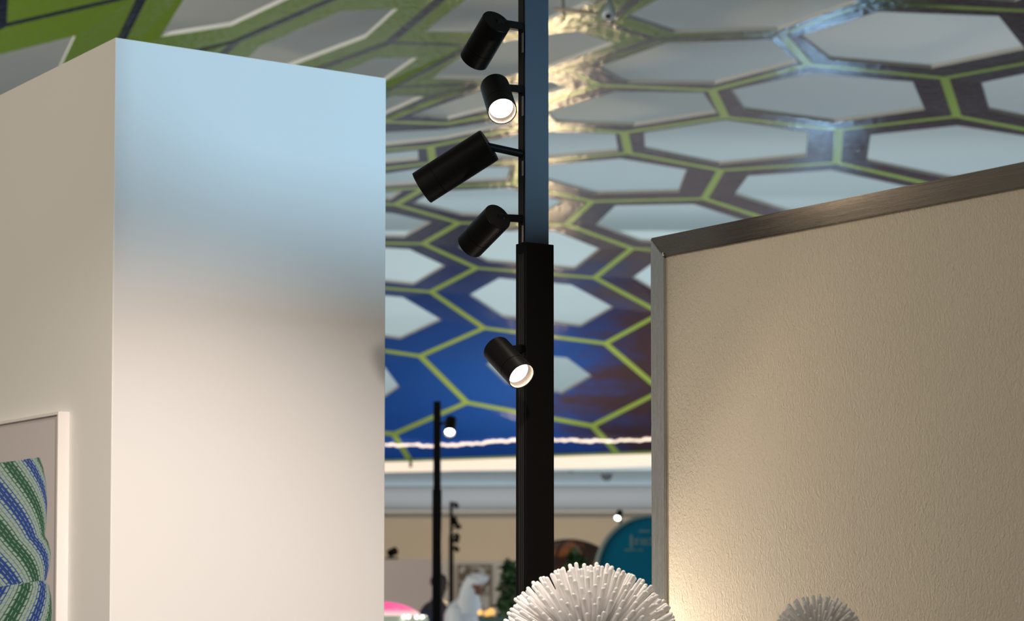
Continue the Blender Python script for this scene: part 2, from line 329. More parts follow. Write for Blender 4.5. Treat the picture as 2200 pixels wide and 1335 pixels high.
def canopy_material(name, kind):
    m = bpy.data.materials.new(name); m.use_nodes = True; nt = m.node_tree; b = nt.nodes['Principled BSDF']
    N = nt.nodes.new; L = nt.links.new
    geo = N('ShaderNodeTexCoord'); sep = N('ShaderNodeSeparateXYZ'); L(geo.outputs['Object'], sep.inputs[0])
    nz = N('ShaderNodeTexNoise'); nz.inputs['Scale'].default_value = 2.2; nz.inputs['Detail'].default_value = 5; L(geo.outputs['Object'], nz.inputs['Vector'])
    ma = N('ShaderNodeMath'); ma.operation = 'MULTIPLY_ADD'; ma.inputs[1].default_value = 0.833; L(sep.outputs['X'], ma.inputs[0]); L(sep.outputs['Y'], ma.inputs[2])
    mb = N('ShaderNodeMath'); mb.operation = 'MULTIPLY_ADD'; mb.inputs[1].default_value = 1.6; L(nz.outputs['Fac'], mb.inputs[0]); L(ma.outputs[0], mb.inputs[2])
    mr = N('ShaderNodeMapRange'); mr.interpolation_type = 'SMOOTHSTEP'
    lo = 17.35 if kind == 'base' else 17.7
    mr.inputs['From Min'].default_value = lo; mr.inputs['From Max'].default_value = lo+1.1; L(mb.outputs[0], mr.inputs[0])  # 0 green side, 1 blue side
    n2 = N('ShaderNodeTexNoise'); n2.inputs['Scale'].default_value = 1.1; n2.inputs['Detail'].default_value = 7; n2.inputs['Roughness'].default_value = 0.65
    mp = N('ShaderNodeMapping'); mp.inputs['Scale'].default_value = (0.6, 1.0, 1.8); L(geo.outputs['Object'], mp.inputs[0]); L(mp.outputs[0], n2.inputs['Vector'])
    if kind == 'base':
        # royal blue towards the far rim, violet navy elsewhere, brownish clouds to the right
        r1 = N('ShaderNodeMapRange'); r1.inputs['From Min'].default_value = 22.5; r1.inputs['From Max'].default_value = 26.2; L(sep.outputs['Y'], r1.inputs[0])
        mxA = N('ShaderNodeMix'); mxA.data_type = 'RGBA'; mxA.inputs[6].default_value = (0.014, 0.020, 0.060, 1); mxA.inputs[7].default_value = (0.016, 0.085, 0.42, 1); L(r1.outputs[0], mxA.inputs[0])
        r2 = N('ShaderNodeMapRange'); r2.inputs['From Min'].default_value = -0.7; r2.inputs['From Max'].default_value = 2.2; r2.inputs['To Min'].default_value = -0.32; r2.inputs['To Max'].default_value = 0.35; L(sep.outputs['X'], r2.inputs[0])
        ad = N('ShaderNodeMath'); ad.operation = 'ADD'; L(r2.outputs[0], ad.inputs[0]); L(n2.outputs['Fac'], ad.inputs[1])
        r3 = N('ShaderNodeMapRange'); r3.interpolation_type = 'SMOOTHSTEP'; r3.inputs['From Min'].default_value = 0.38; r3.inputs['From Max'].default_value = 0.72; L(ad.outputs[0], r3.inputs[0])
        mxB = N('ShaderNodeMix'); mxB.data_type = 'RGBA'; L(mxA.outputs[2], mxB.inputs[6]); mxB.inputs[7].default_value = (0.060, 0.040, 0.055, 1); L(r3.outputs[0], mxB.inputs[0])
        mx = N('ShaderNodeMix'); mx.data_type = 'RGBA'; mx.inputs[6].default_value = (0.085, 0.155, 0.012, 1); L(mxB.outputs[2], mx.inputs[7]); L(mr.outputs[0], mx.inputs[0])
    else:
        mx = N('ShaderNodeMix'); mx.data_type = 'RGBA'; mx.inputs[6].default_value = (0.004, 0.008, 0.02, 1); mx.inputs[7].default_value = (0.30, 0.45, 0.10, 1); L(mr.outputs[0], mx.inputs[0])
    L(mx.outputs[2], b.inputs['Base Color'])
    b.inputs['Roughness'].default_value = 0.15; b.inputs['Specular IOR Level'].default_value = 0.09
    bn = N('ShaderNodeTexNoise'); bn.inputs['Scale'].default_value = 20; bn.inputs['Detail'].default_value = 4
    mp2 = N('ShaderNodeMapping'); mp2.inputs['Scale'].default_value = (1.0, 0.8, 1.0); L(geo.outputs['Object'], mp2.inputs[0]); L(mp2.outputs[0], bn.inputs['Vector'])
    bp = N('ShaderNodeBump'); bp.inputs['Strength'].default_value = 0.5; bp.inputs['Distance'].default_value = 0.012; L(bn.outputs['Fac'], bp.inputs['Height']); L(bp.outputs['Normal'], b.inputs['Normal'])
    return m
M_cb = canopy_material('printed_canopy_film', 'base'); M_cl = canopy_material('printed_canopy_lines', 'line')
M_edge = mat('white_cut_edge', (0.45, 0.47, 0.44), 0.6)
canopy = thing('perforated_canopy', 'large glossy blue and green ceiling canopy printed with hexagon lines and pierced by hexagonal openings', 'canopy', (1, 20, EYE+3.5))
for spec, hole in CELLS:
    vp = parse(spec); v3 = [cp(p) for p in vp]; n = len(v3)
    bm = bmesh.new()
    cen = sum(v3, Vector())/n
    HW = 0.036
    ins = []
    for i in range(n):
        d0 = (v3[i-1]-v3[i]).normalized(); d1 = (v3[(i+1)%n]-v3[i]).normalized()
        bis = (d0+d1)
        if bis.length < 0.05: bis = cen - v3[i]
        bis.normalize()
        if bis.dot(cen-v3[i]) < 0: bis = -bis
        s = max(0.35, math.sqrt(max(0.02, (1-d0.dot(d1))/2)))
        ins.append(v3[i] + bis*min(HW/s, (cen-v3[i]).length*0.4))
    vo = [bm.verts.new(p) for p in v3]; vi = [bm.verts.new(p) for p in ins]
    for i in range(n):
        f = bm.faces.new((vo[i], vo[(i+1)%n], vi[(i+1)%n], vi[i])); f.material_index = 1
    up = Vector((0, 0.003, 0.030))
    if hole:
        hv = [bm.verts.new(cp(p)) for p in hole]; ht = [bm.verts.new(cp(p) + up) for p in hole]
        for i in range(n):
            q = (i+1) % n
            f = bm.faces.new((vi[i], vi[q], hv[q], hv[i])); f.material_index = 0
            f = bm.faces.new((hv[i], hv[q], ht[q], ht[i])); f.material_index = 2
            f = bm.faces.new((ht[i], ht[q], bm.verts.new(v3[q]+up), bm.verts.new(v3[i]+up))); f.material_index = 2
    else:
        f = bm.faces.new(vi); f.material_index = 0
        f = bm.faces.new([bm.verts.new(p+up) for p in v3]); f.material_index = 2
    me = bpy.data.meshes.new('hexagonal_panel'); bm.to_mesh(me); bm.free()
    link('hexagonal_panel', me, [M_cb, M_cl, M_edge], canopy)
# reflection of the cove near the rim, built as a wavy glowing tube
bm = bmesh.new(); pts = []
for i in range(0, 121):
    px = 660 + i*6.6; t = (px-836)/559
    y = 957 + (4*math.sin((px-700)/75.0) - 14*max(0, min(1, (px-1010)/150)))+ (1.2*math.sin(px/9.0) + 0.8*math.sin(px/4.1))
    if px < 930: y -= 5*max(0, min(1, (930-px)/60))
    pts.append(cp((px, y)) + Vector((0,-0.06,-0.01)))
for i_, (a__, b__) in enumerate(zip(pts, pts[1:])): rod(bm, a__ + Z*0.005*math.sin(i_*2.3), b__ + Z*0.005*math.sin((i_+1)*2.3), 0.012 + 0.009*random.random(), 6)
o = from_bm('reflection_line', bm, mat('glowing_reflection', (1,0.9,0.8), 0.5, emit=(1.0,0.80,0.62), estr=1.2)); tag(o, 'wavy warm white reflection line running along the lower edge of the canopy', 'reflection')
# hanging tag at the left end of the rim
p = at(882, 996, 27.2)
t_ = thing('hanging_hook', 'small black hook hanging at the tip of a yellow-green canopy line', 'hook', p)
box_obj('hook_plate', p - Vector((0.016,0.01,0.05)), Vector((0.035,0,0)), Vector((0,0.02,0)), Z*0.07, M_black, t_, bevel=0.004)
bm = bmesh.new(); rod(bm, p + Z*0.01, cp((880,985)), 0.006); from_bm('cord', bm, M_black, t_)
# camera and mounting under the canopy, top centre
p = at(1309, 20, 14.9)
t_ = thing('surveillance_camera', 'small white teardrop camera with a dark lens hanging under the canopy at top', 'camera', p)
bm = bmesh.new(); lathe(bm, p + Z*0.075, Vector((-0.05,-0.1,-1)), [(0,0),(0.005,0.012),(0.035,0.016),(0.06,0.034),(0.09,0.045),(0.12,0.044),(0.145,0.03),(0.155,0)], 28)
from_bm('housing', bm, mat('white_camera_plastic', (0.52,0.56,0.60), 0.4), t_, True)
bm = bmesh.new(); bmesh.ops.create_uvsphere(bm, u_segments=20, v_segments=12, radius=0.024, matrix=Matrix.Translation(p + Vector((-0.010,-0.032,-0.052))))
from_bm('lens', bm, mat('dark_lens_glass', (0.01,0.012,0.01), 0.1), t_, True)
bm = bmesh.new(); rod(bm, p+Z*0.07, p+Z*0.26, 0.008); from_bm('stem', bm, M_black, t_)
p = at(1238, 28, 14.9)
o = lathe_obj('mounting_disc', p, Vector((0.10,-0.22,1)), [(0,0),(0,0.15),(0.012,0.165),(0.02,0.16),(0.02,0)], mat('tan_disc', (0.30,0.26,0.20), 0.4, var=0.25, nscale=14), None, 40)
tag(o, 'flat tan disc mounted under the canopy left of the white camera', 'ceiling disc')
o = bpy.data.objects['mounting_disc']
bm = bmesh.new(); rod(bm, at(1206,-70,14.85), at(1212,45,14.85), 0.008, 10); o = from_bm('cable', bm, mat('grey_cable', (0.12,0.11,0.08), 0.5)); tag(o, 'thin grey cable hanging down beside the black pole at the top', 'cable')
# soffit details
p = at(1303, 1021, 28.6)
bm = bmesh.new(); lathe(bm, p, Vector((0.15,-1,-0.3)), [(0,0.055),(0.02,0.075),(0.03,0.06),(0.02,0.045),(0,0.055)], 24); lathe(bm, p, Vector((0.15,-1,-0.3)), [(0,0),(0.01,0.05),(0.01,0)], 24)
rod(bm, p + Z*0.03, p + Vector((0.10,0,0.10)), 0.02)
tag(from_bm('ceiling_speaker', bm, mat('grey_plastic', (0.16,0.18,0.19), 0.6)), 'small round grey ceiling speaker on the pale blue soffit', 'speaker')
p = at(1227, 1012, 27.9); o = lathe_obj('smoke_detector', p, -Z, [(0,0),(0,0.035),(0.02,0.03),(0.025,0)], MATS['grey_plastic'], None, 20); tag(o, 'tiny round detector on the soffit left of the ceiling speaker', 'detector')
# ================================================================== SPOTLIGHT POLE
ZP = 4.20
def spotlight(name, label, rear, front, depth, r_px, Zr, arm_to, arm_kind='box', lit=False, slot=False, parent_mats=None, group='black cylinder spotlights on the tall pole', power=0, led=None, groove=0.70, Lfix=None):
    R0 = at(rear[0], rear[1], Zr); k = Zr/F
    rd = (R0-O).normalized(); right = rd.cross(Z).normalized(); upv = right.cross(rd).normalized()
    ax = right*((front[0]-rear[0])*k) + upv*(-(front[1]-rear[1])*k)
    L2 = ax.length; ax = ax + rd*depth*k
    L = ax.length; a = ax.normalized(); r = r_px*k
    t = thing(name, label, 'spotlight', R0, group)
    bw = 0.0014*r/0.028
    gp = L*groove
    # rear part of the housing, narrow groove, front part
    lathe_obj('housing', R0, a, [(0.0006, r*0.3),(0.0, r-bw), (bw, r), (gp-0.0006, r), (gp-0.0006, r-0.0012),(gp+0.0006, r-0.0012)], M_lamp, t, 64)
    rec = min(0.016, L*0.16)
    lathe_obj('front_ring', R0, a, [(gp+0.0006, r-0.0015), (gp+0.0006, r), (L-0.0005, r), (L, r-0.0006), (L, r-0.0016), (L-rec*0.3, r-0.002), (L-rec, r-0.0022)], M_lamp, t, 64)
    lathe_obj('rear_cap', R0 - a*0.0004, a, [(0, 0), (0, r*0.97), (0.001, r*0.97)], M_lamp, t, 64)
    lathe_obj('reflector', R0, a, [(L-0.0008, r-0.0018), (L-rec, r*0.83), (L-rec, r*0.80)], M_refl if lit else M_groove, t, 64)
    lathe_obj('led_lens', R0, a, [(L-rec+0.0004, 0), (L-rec+0.0004, r*0.82)], (led or M_led) if lit else M_groove, t, 48)
    # arm
    B = arm_to; Apt = R0 + a*0.004
    bm = bmesh.new()
    if arm_kind == 'round': rod(bm, Apt, B, 0.0072, 20)
    else:
        d = (B-Apt); n1 = d.cross(Z).normalized(); n2 = n1.cross(d).normalized()
        obox(bm, Apt - n1*0.007 - n2*0.007, d, n1*0.014, n2*0.014, 0.001)
    from_bm('arm', bm, M_black, t)
    if slot:
        bm = bmesh.new(); d = (B-R0).normalized(); s0 = R0 - a*0.0012 + (d - a*d.dot(a)).normalized()*r*0.42
        w_ = a.cross(d).normalized()
        obox(bm, s0 - w_*0.0065, w_*0.013, (d - a*d.dot(a)).normalized()*r*0.06, a*0.0012); from_bm('slot', bm, M_groove, t)
    lathe_obj('adapter', B - (B-Apt).normalized()*0.002, (B-Apt), [(0,0),(0,0.0085),(0.006,0.0085),(0.006,0)], M_black, t, 24)
    if lit and power:
        e = R0 + a*(L+0.002); s = spot('lamp_beam', e, e + a, power, (1.0, 0.80, 0.60), 178, 0.4, 0.02); s.parent = t; s.matrix_parent_inverse = Matrix.Translation(R0).inverted()
    return t
pole = None
dP = Vector((-0.574, 0.819, 0)); aP = Vector((0.828, 0.560, 0)).normalized(); nP = Vector((-0.819, -0.574, 0))
CPx = at(1128, 521, ZP); CP = Vector((CPx.x, CPx.y, 0)); SH = at(1130, 521, ZP).z
pole = thing('lighting_pole', 'tall black square lighting pole with a wider lower sleeve carrying five spotlights', 'pole', CP)
TOP = EYE + 1.75
box_obj('mast', CP + Z*0.02, aP*0.0546, dP*0.0227, Z*TOP, M_mast, pole, bevel=0.0008)
SC = CP - aP*0.0015 - dP*0.0062
sl = box_obj('sleeve', SC + Z*0.02, aP*0.0635, dP*0.0345, Z*(SH-0.02), M_black, pole, bevel=0.001)
# track channels: on the mast and in the sleeve (recessed black groove with two lips)
nL = nP*0.0006
tr = box_obj('track', CP + dP*0.0035 + nP*0.0016 + Z*SH, dP*0.016, -nP*0.0020, Z*(TOP-SH), M_groove, pole)
zt = at(1115, 545, ZP).z
box_obj('track_channel', SC + dP*0.008 + nP*0.0005 + Z*0.05, dP*0.0165, -nP*0.001, Z*(zt-0.05), M_groove, pole)
for off in (0.0125, 0.0185):
    box_obj('track_lip', SC + dP*off + nP*0.0008 + Z*0.05, dP*0.0014, -nP*0.0008, Z*(zt-0.05), M_black, pole)
box_obj('base_plate', CP - aP*0.12 - dP*0.12, aP*0.30, dP*0.28, Z*0.02, M_black, pole, bevel=0.003)
for y0, y1 in ((70,112),(206,248),(345,377),(484,520)):
    za = at(1122, y1, ZP).z; zb = at(1122, y0, ZP).z
    o = box_obj('track_sticker', CP + dP*0.0025 + nP*0.0021 + Z*za, dP*0.0055, -nP*0.0003, Z*(zb-za), M_sticker, pole); o['label'] = 'narrow pale printed sticker'
def face_pt(py):  # centre of the track at pixel height py
    q = on_plane(1119, py, CP, nP); q2 = CP + dP*0.0115; q2.z = q.z; return q2
ZR = 4.155
spotlight('track_spotlight', 'topmost of the black cylinder spotlights on the black pole, unlit and aimed down left', (1067,46), (1017,130), 58, 33, ZR, face_pt(58), slot=True)
spotlight('track_spotlight', 'upper glowing black spotlight on the pole, facing forward between two unlit spotlights', (1063,186), (1079,238), -98, 31.5, ZR, face_pt(193), lit=True, power=2)
spotlight('track_spotlight', 'longest black spotlight, unlit on a thin round arm and seen side on', (1051,312), (904,405), 14, 38, ZR, face_pt(331), 'round', groove=0.76)
spotlight('track_spotlight', 'unlit black spotlight just above the pole sleeve, aimed down left', (1070,466), (1009,528), 68, 32.3, ZR, face_pt(471), slot=True, groove=0.66)
q5 = on_plane(1118, 750, SC + dP*0.016, nP); q5 = Vector(((SC+dP*0.016).x, (SC+dP*0.016).y, q5.z))
spotlight('track_spotlight', 'lowest spotlight on the pole, glowing, fixed to the wide sleeve and aimed down right', (1066,750), (1120,808), -80, 31.0, 4.10, q5, lit=True, power=1.6)
# ================================================================== FRAMED PRINT on the left column
nW = Vector((-bL.y, bL.x, 0)); 
if nW.y > 0: nW = -nW
FD = 0.027
pf = on_plane(125.5, 884, P0 + nW*FD, nW)   # top right front corner
Fr = Vector((pf.x, pf.y, 0)); ztop = pf.z
FW, FH = 0.62, 0.84
fr = thing('framed_print', 'white framed print of a blue, green and white twisted ribbon form on the left wall', 'picture', Fr + Z*(ztop-FH))
M_fr = mat('white_frame', (0.82,0.78,0.74), 0.45); M_mat = mat('grey_mount_board', (0.64,0.58,0.58), 0.28, var=0.03, nscale=4, spec=0.4)
RW = 0.007
def fbox(name, u0, u1, z0, z1, d0, d1, m, bev=0.0006):
    P = Fr + bL*u0 + Z*z0 - nW*(FD-d0)
    return box_obj(name, P, bL*(u1-u0), nW*(d1-d0), Z*(z1-z0), m, fr, bev)
fbox('rail', 0, RW, ztop-FH, ztop, 0, FD, M_fr); fbox('rail', FW-RW, FW, ztop-FH, ztop, 0, FD, M_fr)
fbox('rail', RW, FW-RW, ztop-RW, ztop, 0, FD, M_fr); fbox('rail', RW, FW-RW, ztop-FH, ztop-FH+RW, 0, FD, M_fr)
fbox('mount_board', RW*0.5, FW-RW*0.5, ztop-FH+0.004, ztop-0.004, 0.004, 0.020, M_mat)
# printed form
def print_mat():
    m = bpy.data.materials.new('twisted_ribbon_print'); m.use_nodes = True; nt = m.node_tree; b = nt.nodes['Principled BSDF']; N = nt.nodes.new; L = nt.links.new
    uv = N('ShaderNodeTexCoord'); sep = N('ShaderNodeSeparateXYZ'); L(uv.outputs['UV'], sep.inputs[0])
    fr_ = N('ShaderNodeMath'); fr_.operation = 'FRACT'; L(sep.outputs['X'], fr_.inputs[0])
    cr = N('ShaderNodeValToRGB'); cr.color_ramp.interpolation = 'CONSTANT'; e = cr.color_ramp.elements
    e[0].position = 0; e[0].color = (0.005,0.06,0.40,1); e[1].position = 0.5; e[1].color = (0.015,0.13,0.05,1); L(fr_.outputs[0], cr.inputs[0])
    # density of white dashes: high between the colour ribbons
    w = N('ShaderNodeMath'); w.operation = 'MULTIPLY'; w.inputs[1].default_value = 4*math.pi; L(fr_.outputs[0], w.inputs[0])
    c = N('ShaderNodeMath'); c.operation = 'COSINE'; L(w.outputs[0], c.inputs[0])
    br = N('ShaderNodeTexBrick'); br.offset = 0.5; br.inputs['Scale'].default_value = 1.0
    br.inputs['Color1'].default_value = (1,1,1,1); br.inputs['Color2'].default_value = (1,1,1,1); br.inputs['Mortar'].default_value = (0,0,0,1)
    br.inputs['Brick Width'].default_value = 1.25; br.inputs['Row Height'].default_value = 0.52
    mp = N('ShaderNodeCombineXYZ'); s1 = N('ShaderNodeMath'); s1.operation = 'MULTIPLY'; s1.inputs[1].default_value = 6.24; L(sep.outputs['X'], s1.inputs[0])
    s2 = N('ShaderNodeMath'); s2.operation = 'MULTIPLY'; s2.inputs[1].default_value = 9.5; L(sep.outputs['Y'], s2.inputs[0])
    L(s2.outputs[0], mp.inputs['X']); L(s1.outputs[0], mp.inputs['Y']); L(mp.outputs[0], br.inputs['Vector'])
    mr = N('ShaderNodeMapRange'); mr.inputs['From Min'].default_value = -1; mr.inputs['From Max'].default_value = 0.8; mr.inputs['To Min'].default_value = 0.235; mr.inputs['To Max'].default_value = 0.03
    L(c.outputs[0], mr.inputs[0]); L(mr.outputs[0], br.inputs['Mortar Size']); br.inputs['Mortar Smooth'].default_value = 0.0
    mx = N('ShaderNodeMix'); mx.data_type = 'RGBA'; L(br.outputs['Color'], mx.inputs[0]); L(cr.outputs[0], mx.inputs[6]); mx.inputs[7].default_value = (0.50,0.66,0.60,1)
    L(mx.outputs[2], b.inputs['Base Color']); b.inputs['Roughness'].default_value = 0.28
    return m
def twist(name, rows, ncol, slope, phase):
    """rows: (py, right contour px); flat printed sheet on the mount board"""
    me = bpy.data.meshes.new(name); verts=[]; uvs=[]; faces=[]
    PL = P0 + nW*0.0206
    for k, (py, pr) in enumerate(rows):
        left = -70 - (pr-100)*0.8
        for c in range(ncol+1):
            s = c/ncol; s2 = math.sin(s*math.pi/2*0.98)  # bunch columns at the rounded right side
            px = left + (pr-left)*s2
            yy = py - 0.14*(px)   # rows follow the print's perspective
            p = on_plane(px, yy + 0.14*85, PL, nW); verts.append(p)
            uvs.append((s*1.9 - slope*(py-980)/100.0 + phase, (py-980)/100.0 + s*0.35))
    for r in range(len(rows)-1):
        for c in range(ncol):
            i = r*(ncol+1)+c; faces.append((i, i+1, i+ncol+2, i+ncol+1))
    me.from_pydata([tuple(v) for v in verts], [], faces); ul = me.uv_layers.new(name='UVMap')
    for li, lp in enumerate(me.loops): ul.data[li].uv = uvs[lp.vertex_index]
    me.update(); return link(name, me, PM, fr)
PM = print_mat()
def contour(keys, n=40):
    out = []
    for i in range(n+1):
        y = keys[0][0] + (keys[-1][0]-keys[0][0])*i/n
        for (y0,x0),(y1,x1) in zip(keys, keys[1:]):
            if y <= y1+1e-6:
                t = (y-y0)/(y1-y0); t = t*t*(3-2*t)*0.5 + t*0.5; out.append((y, x0+(x1-x0)*t)); break
    return out
twist('printed_form', contour([(983,85),(1010,93),(1045,99),(1085,101),(1125,99),(1152,96)]), 24, 0.62, 0.10)
twist('printed_form', contour([(1152,96),(1170,104),(1195,109),(1220,106),(1240,101),(1249,98)]), 24, 0.62, 0.10)
twist('printed_form', contour([(1249,96),(1262,105),(1290,110),(1330,112),(1380,108),(1420,95)]), 24, -0.5, 0.35)
# ================================================================== SPIKY ORNAMENTS
M_cer = mat('white_glazed_spike', (0.86,0.84,0.83), 0.28, spec=0.5, var=0.03, nscale=20)
def spike_mesh(L, r, rb):
    bm = bmesh.new(); prof = [(0, rb)] + [(L-r, r)] + [(L - r + r*math.sin(t), max(r*math.cos(t), 0)) for t in (0.5, 1.0, 1.35)] + [(L, 0)]
    lathe(bm, Vector(), Z, prof, 10); bmesh.ops.recalc_face_normals(bm, faces=bm.faces[:])
    me = bpy.data.meshes.new('spike'); bm.to_mesh(me); bm.free()
    for p in me.polygons: p.use_smooth = True
    me.materials.append(M_cer); return me
def urchin(name, label, cx, cy, Yd, Rpx, N, r, seed, jit, lo=0.42):
    Pc = at(cx, cy, Yd); R = Rpx*Yd/F; rnd = random.Random(seed)
    t = thing(name, label, 'ornament', Pc, 'white spiky ornaments')
    bm = bmesh.new(); bmesh.ops.create_uvsphere(bm, u_segments=32, v_segments=20, radius=R*lo*1.04, matrix=Matrix.Translation(Pc))
    from_bm('core', bm, M_cer, t, True)
    metas = [spike_mesh(R*(1-lo)*f, r, r*0.8) for f in (1.0, 0.975, 0.95, 0.92)]
    ga = math.pi*(3-math.sqrt(5)); items = []
    for i in range(N):
        z = 1 - 2*(i+0.5)/N; rr = math.sqrt(1-z*z); d = Vector((rr*math.cos(ga*i), rr*math.sin(ga*i), z))
        d = (d + Vector((rnd.gauss(0,jit), rnd.gauss(0,jit), rnd.gauss(0,jit)))).normalized()
        m = metas[rnd.choice([0,0,1,1,2,3])]
        tip = Pc + d*R; v = tip - O; py = CYP - (v.dot(UV_)/v.dot(FV))*F
        vis = (1345-py) + (60 if d.y < 0 else -40)
        items.append((vis if py < 1345 else -1e3-py, d, m))
    items.sort(key=lambda x: -x[0])
    for k, (s, d, m) in enumerate(items[:300]):
        if s < -500: break
        o = bpy.data.objects.new('spike', m); COL.objects.link(o); o.parent = t
        o.location = d*R*lo; o.rotation_mode = 'QUATERNION'; o.rotation_quaternion = Z.rotation_difference(d)
    else: k += 1
    bm = bmesh.new()
    for s, d, m in items[k:]:
        if d.z < -0.985: continue
        q = Z.rotation_difference(d).to_matrix().to_4x4(); q.translation = Pc + d*R*lo
        n0 = len(bm.verts); bm.from_mesh(m); bm.verts.ensure_lookup_table()
        for v in bm.verts[n0:]: v.co = q @ v.co
    me = bpy.data.meshes.new('spikes'); bm.to_mesh(me); bm.free(); o = link('spikes', me, M_cer, t, True); o['kind'] = 'stuff'
    # plinth below the frame
    return Pc, R
b1, R1_ = urchin('spiky_ornament', 'large white spiky ball ornament standing before the black pole', 1267, 1412, 3.90, 205, 820, 0.0037, 3, 0.007, 0.3)
b2, R2_ = urchin('spiky_ornament', 'small white spiky ball ornament in front of the cream textured partition', 1756, 1378, 3.62, 102, 330, 0.0026, 9, 0.02, 0.3)
for (b_, R_, s_) in ((b1, R1_, 0.2), (b2, R2_, 0.12)):
    o = box_obj('display_plinth', Vector((b_.x-s_/2, b_.y-s_/2, 0)), Vector((s_,0,0)), Vector((0,s_,0)), Z*(b_.z-R_*0.985), M_paint, None, 0.003)
    tag(o, 'white square plinth carrying the %s spiky ornament' % ('large' if R_ > 0.1 else 'small'), 'plinth')
# ================================================================== FAR POLES
def far_pole(label, Zd, px, top_y, sleeve_y, wpx, wspx, group='distant lighting poles'):
    b = at(px, sleeve_y, Zd); k = Zd/F
    t = thing('lighting_pole', label, 'pole', Vector((b.x, b.y, 0)), group)
    w0 = wpx*k; w1 = wspx*k; tz = at(px, top_y, Zd).z
    box_obj('mast', Vector((b.x-w0/2, b.y-w0/2, 0.02)), Vector((w0,0,0)), Vector((0,w0,0)), Z*(tz-0.02), M_black, t, 0.003)
    box_obj('sleeve', Vector((b.x-w1/2, b.y-w1/2, 0.02)), Vector((w1,0,0)), Vector((0,w1,0)), Z*(b.z-0.02), M_black, t, 0.003)
    box_obj('base_plate', Vector((b.x-0.14, b.y-0.14, 0)), Vector((0.28,0,0)), Vector((0,0.28,0)), Z*0.02, M_black, t)
    return b
b = far_pole('far black lighting pole with one glowing spotlight, left of the near pole', 13.8, 939, 863, 1053, 16, 20)
spotlight('track_spotlight', 'glowing spotlight on the far pole between the white column and the near pole', (969,903), (966,931), -38, 12.0, 13.75, at(946, 912, 13.8), lit=True, group='spotlights on the far poles', led=M_ledfar)
b = far_pole('farthest small black lighting pole crowded with little spotlights', 27.9, 969.5, 1078, 1150, 7, 10)
for i, (x, y, fx, fy) in enumerate([(976,1082,983,1090),(978,1112,974,1121),(980,1133,989,1132),(979,1148,985,1157),(976,1160,984,1164),(977,1176,984,1184),(981,1121,977,1128)]):
    spotlight('track_spotlight', ['highest small unlit spotlight on the farthest pole', 'second highest small spotlight on the farthest pole', 'small spotlight on the farthest pole pointing right', 'small spotlight in the middle of the farthest pole cluster', 'second lowest small spotlight on the farthest pole', 'lowest small spotlight on the farthest pole', 'small spotlight above the right-pointing one on the farthest pole'][i],
              (x,y), (fx,fy), 4, 5.2, 27.85, at(972, y+3, 27.9), group='small spotlights on the farthest pole')
# lamp on a stand behind the teal sign
p = at(1334, 1099, 18.9)
t_ = thing('lamp_stand', 'thin dark lamp stand behind the round teal sign', 'lamp stand', Vector((p.x, p.y+0.06, 0)))
bm = bmesh.new(); rod(bm, Vector((p.x,p.y+0.06,0)), Vector((p.x,p.y+0.06,p.z)), 0.012); from_bm('mast', bm, M_black, t_); bm = bmesh.new(); rod(bm, Vector((p.x,p.y+0.06,0)), Vector((p.x,p.y+0.06,0.02)), 0.15, 24); from_bm('base_plate', bm, M_black, t_)
spotlight('track_spotlight', 'small glowing spotlight above the left edge of the round teal sign', (1332,1102), (1326,1115), -22, 7.2, 18.85, Vector((p.x,p.y+0.06,p.z-0.02)), lit=True, group='spotlights on the far poles', led=M_ledfar)
# ================================================================== FAR THINGS
def slab(name, label, cat, x0, x1, ytop, Yd, th, m):
    a = at(x0, ytop, Yd); b = at(x1, ytop, Yd)
    return tag(box_obj(name, Vector((a.x, Yd, 0)), Vector((b.x-a.x,0,0)), Vector((0,th,0)), Z*a.z, m, None, 0.004), label, cat)
M_part = mat('pale_partition', (0.50,0.44,0.41), 0.8, var=0.04, nscale=1)
M_part2 = mat('cream_partition', (0.62,0.55,0.46), 0.8, var=0.04, nscale=1)
slab('partition_panel', 'pale pinkish grey partition behind the far pole, left', 'partition', 690, 931, 1203, 24.0, 0.12, M_part)
slab('partition_panel', 'cream display partition holding the brown abstract picture', 'partition', 936, 1195, 1207, 30.0, 0.12, M_part2)
# small black projector on the left partition
p = at(842, 1202, 24.06)
t_ = thing('stage_lamp', 'small black stage lamp sitting on the top edge of the left partition', 'lamp', p)
box_obj('base', p - Vector((0.07,0.04,0)), Vector((0.14,0,0)), Vector((0,0.08,0)), Z*0.02, M_black, t_, 0.004)
lathe_obj('housing', p + Vector((-0.03,0,0.06)), Vector((0.5,-0.3,0.2)), [(0,0),(0,0.04),(0.09,0.045),(0.09,0)], M_black, t_, 20)
bm = bmesh.new(); rod(bm, p, p+Vector((0,0,0.06)), 0.012); from_bm('bracket', bm, M_black, t_)
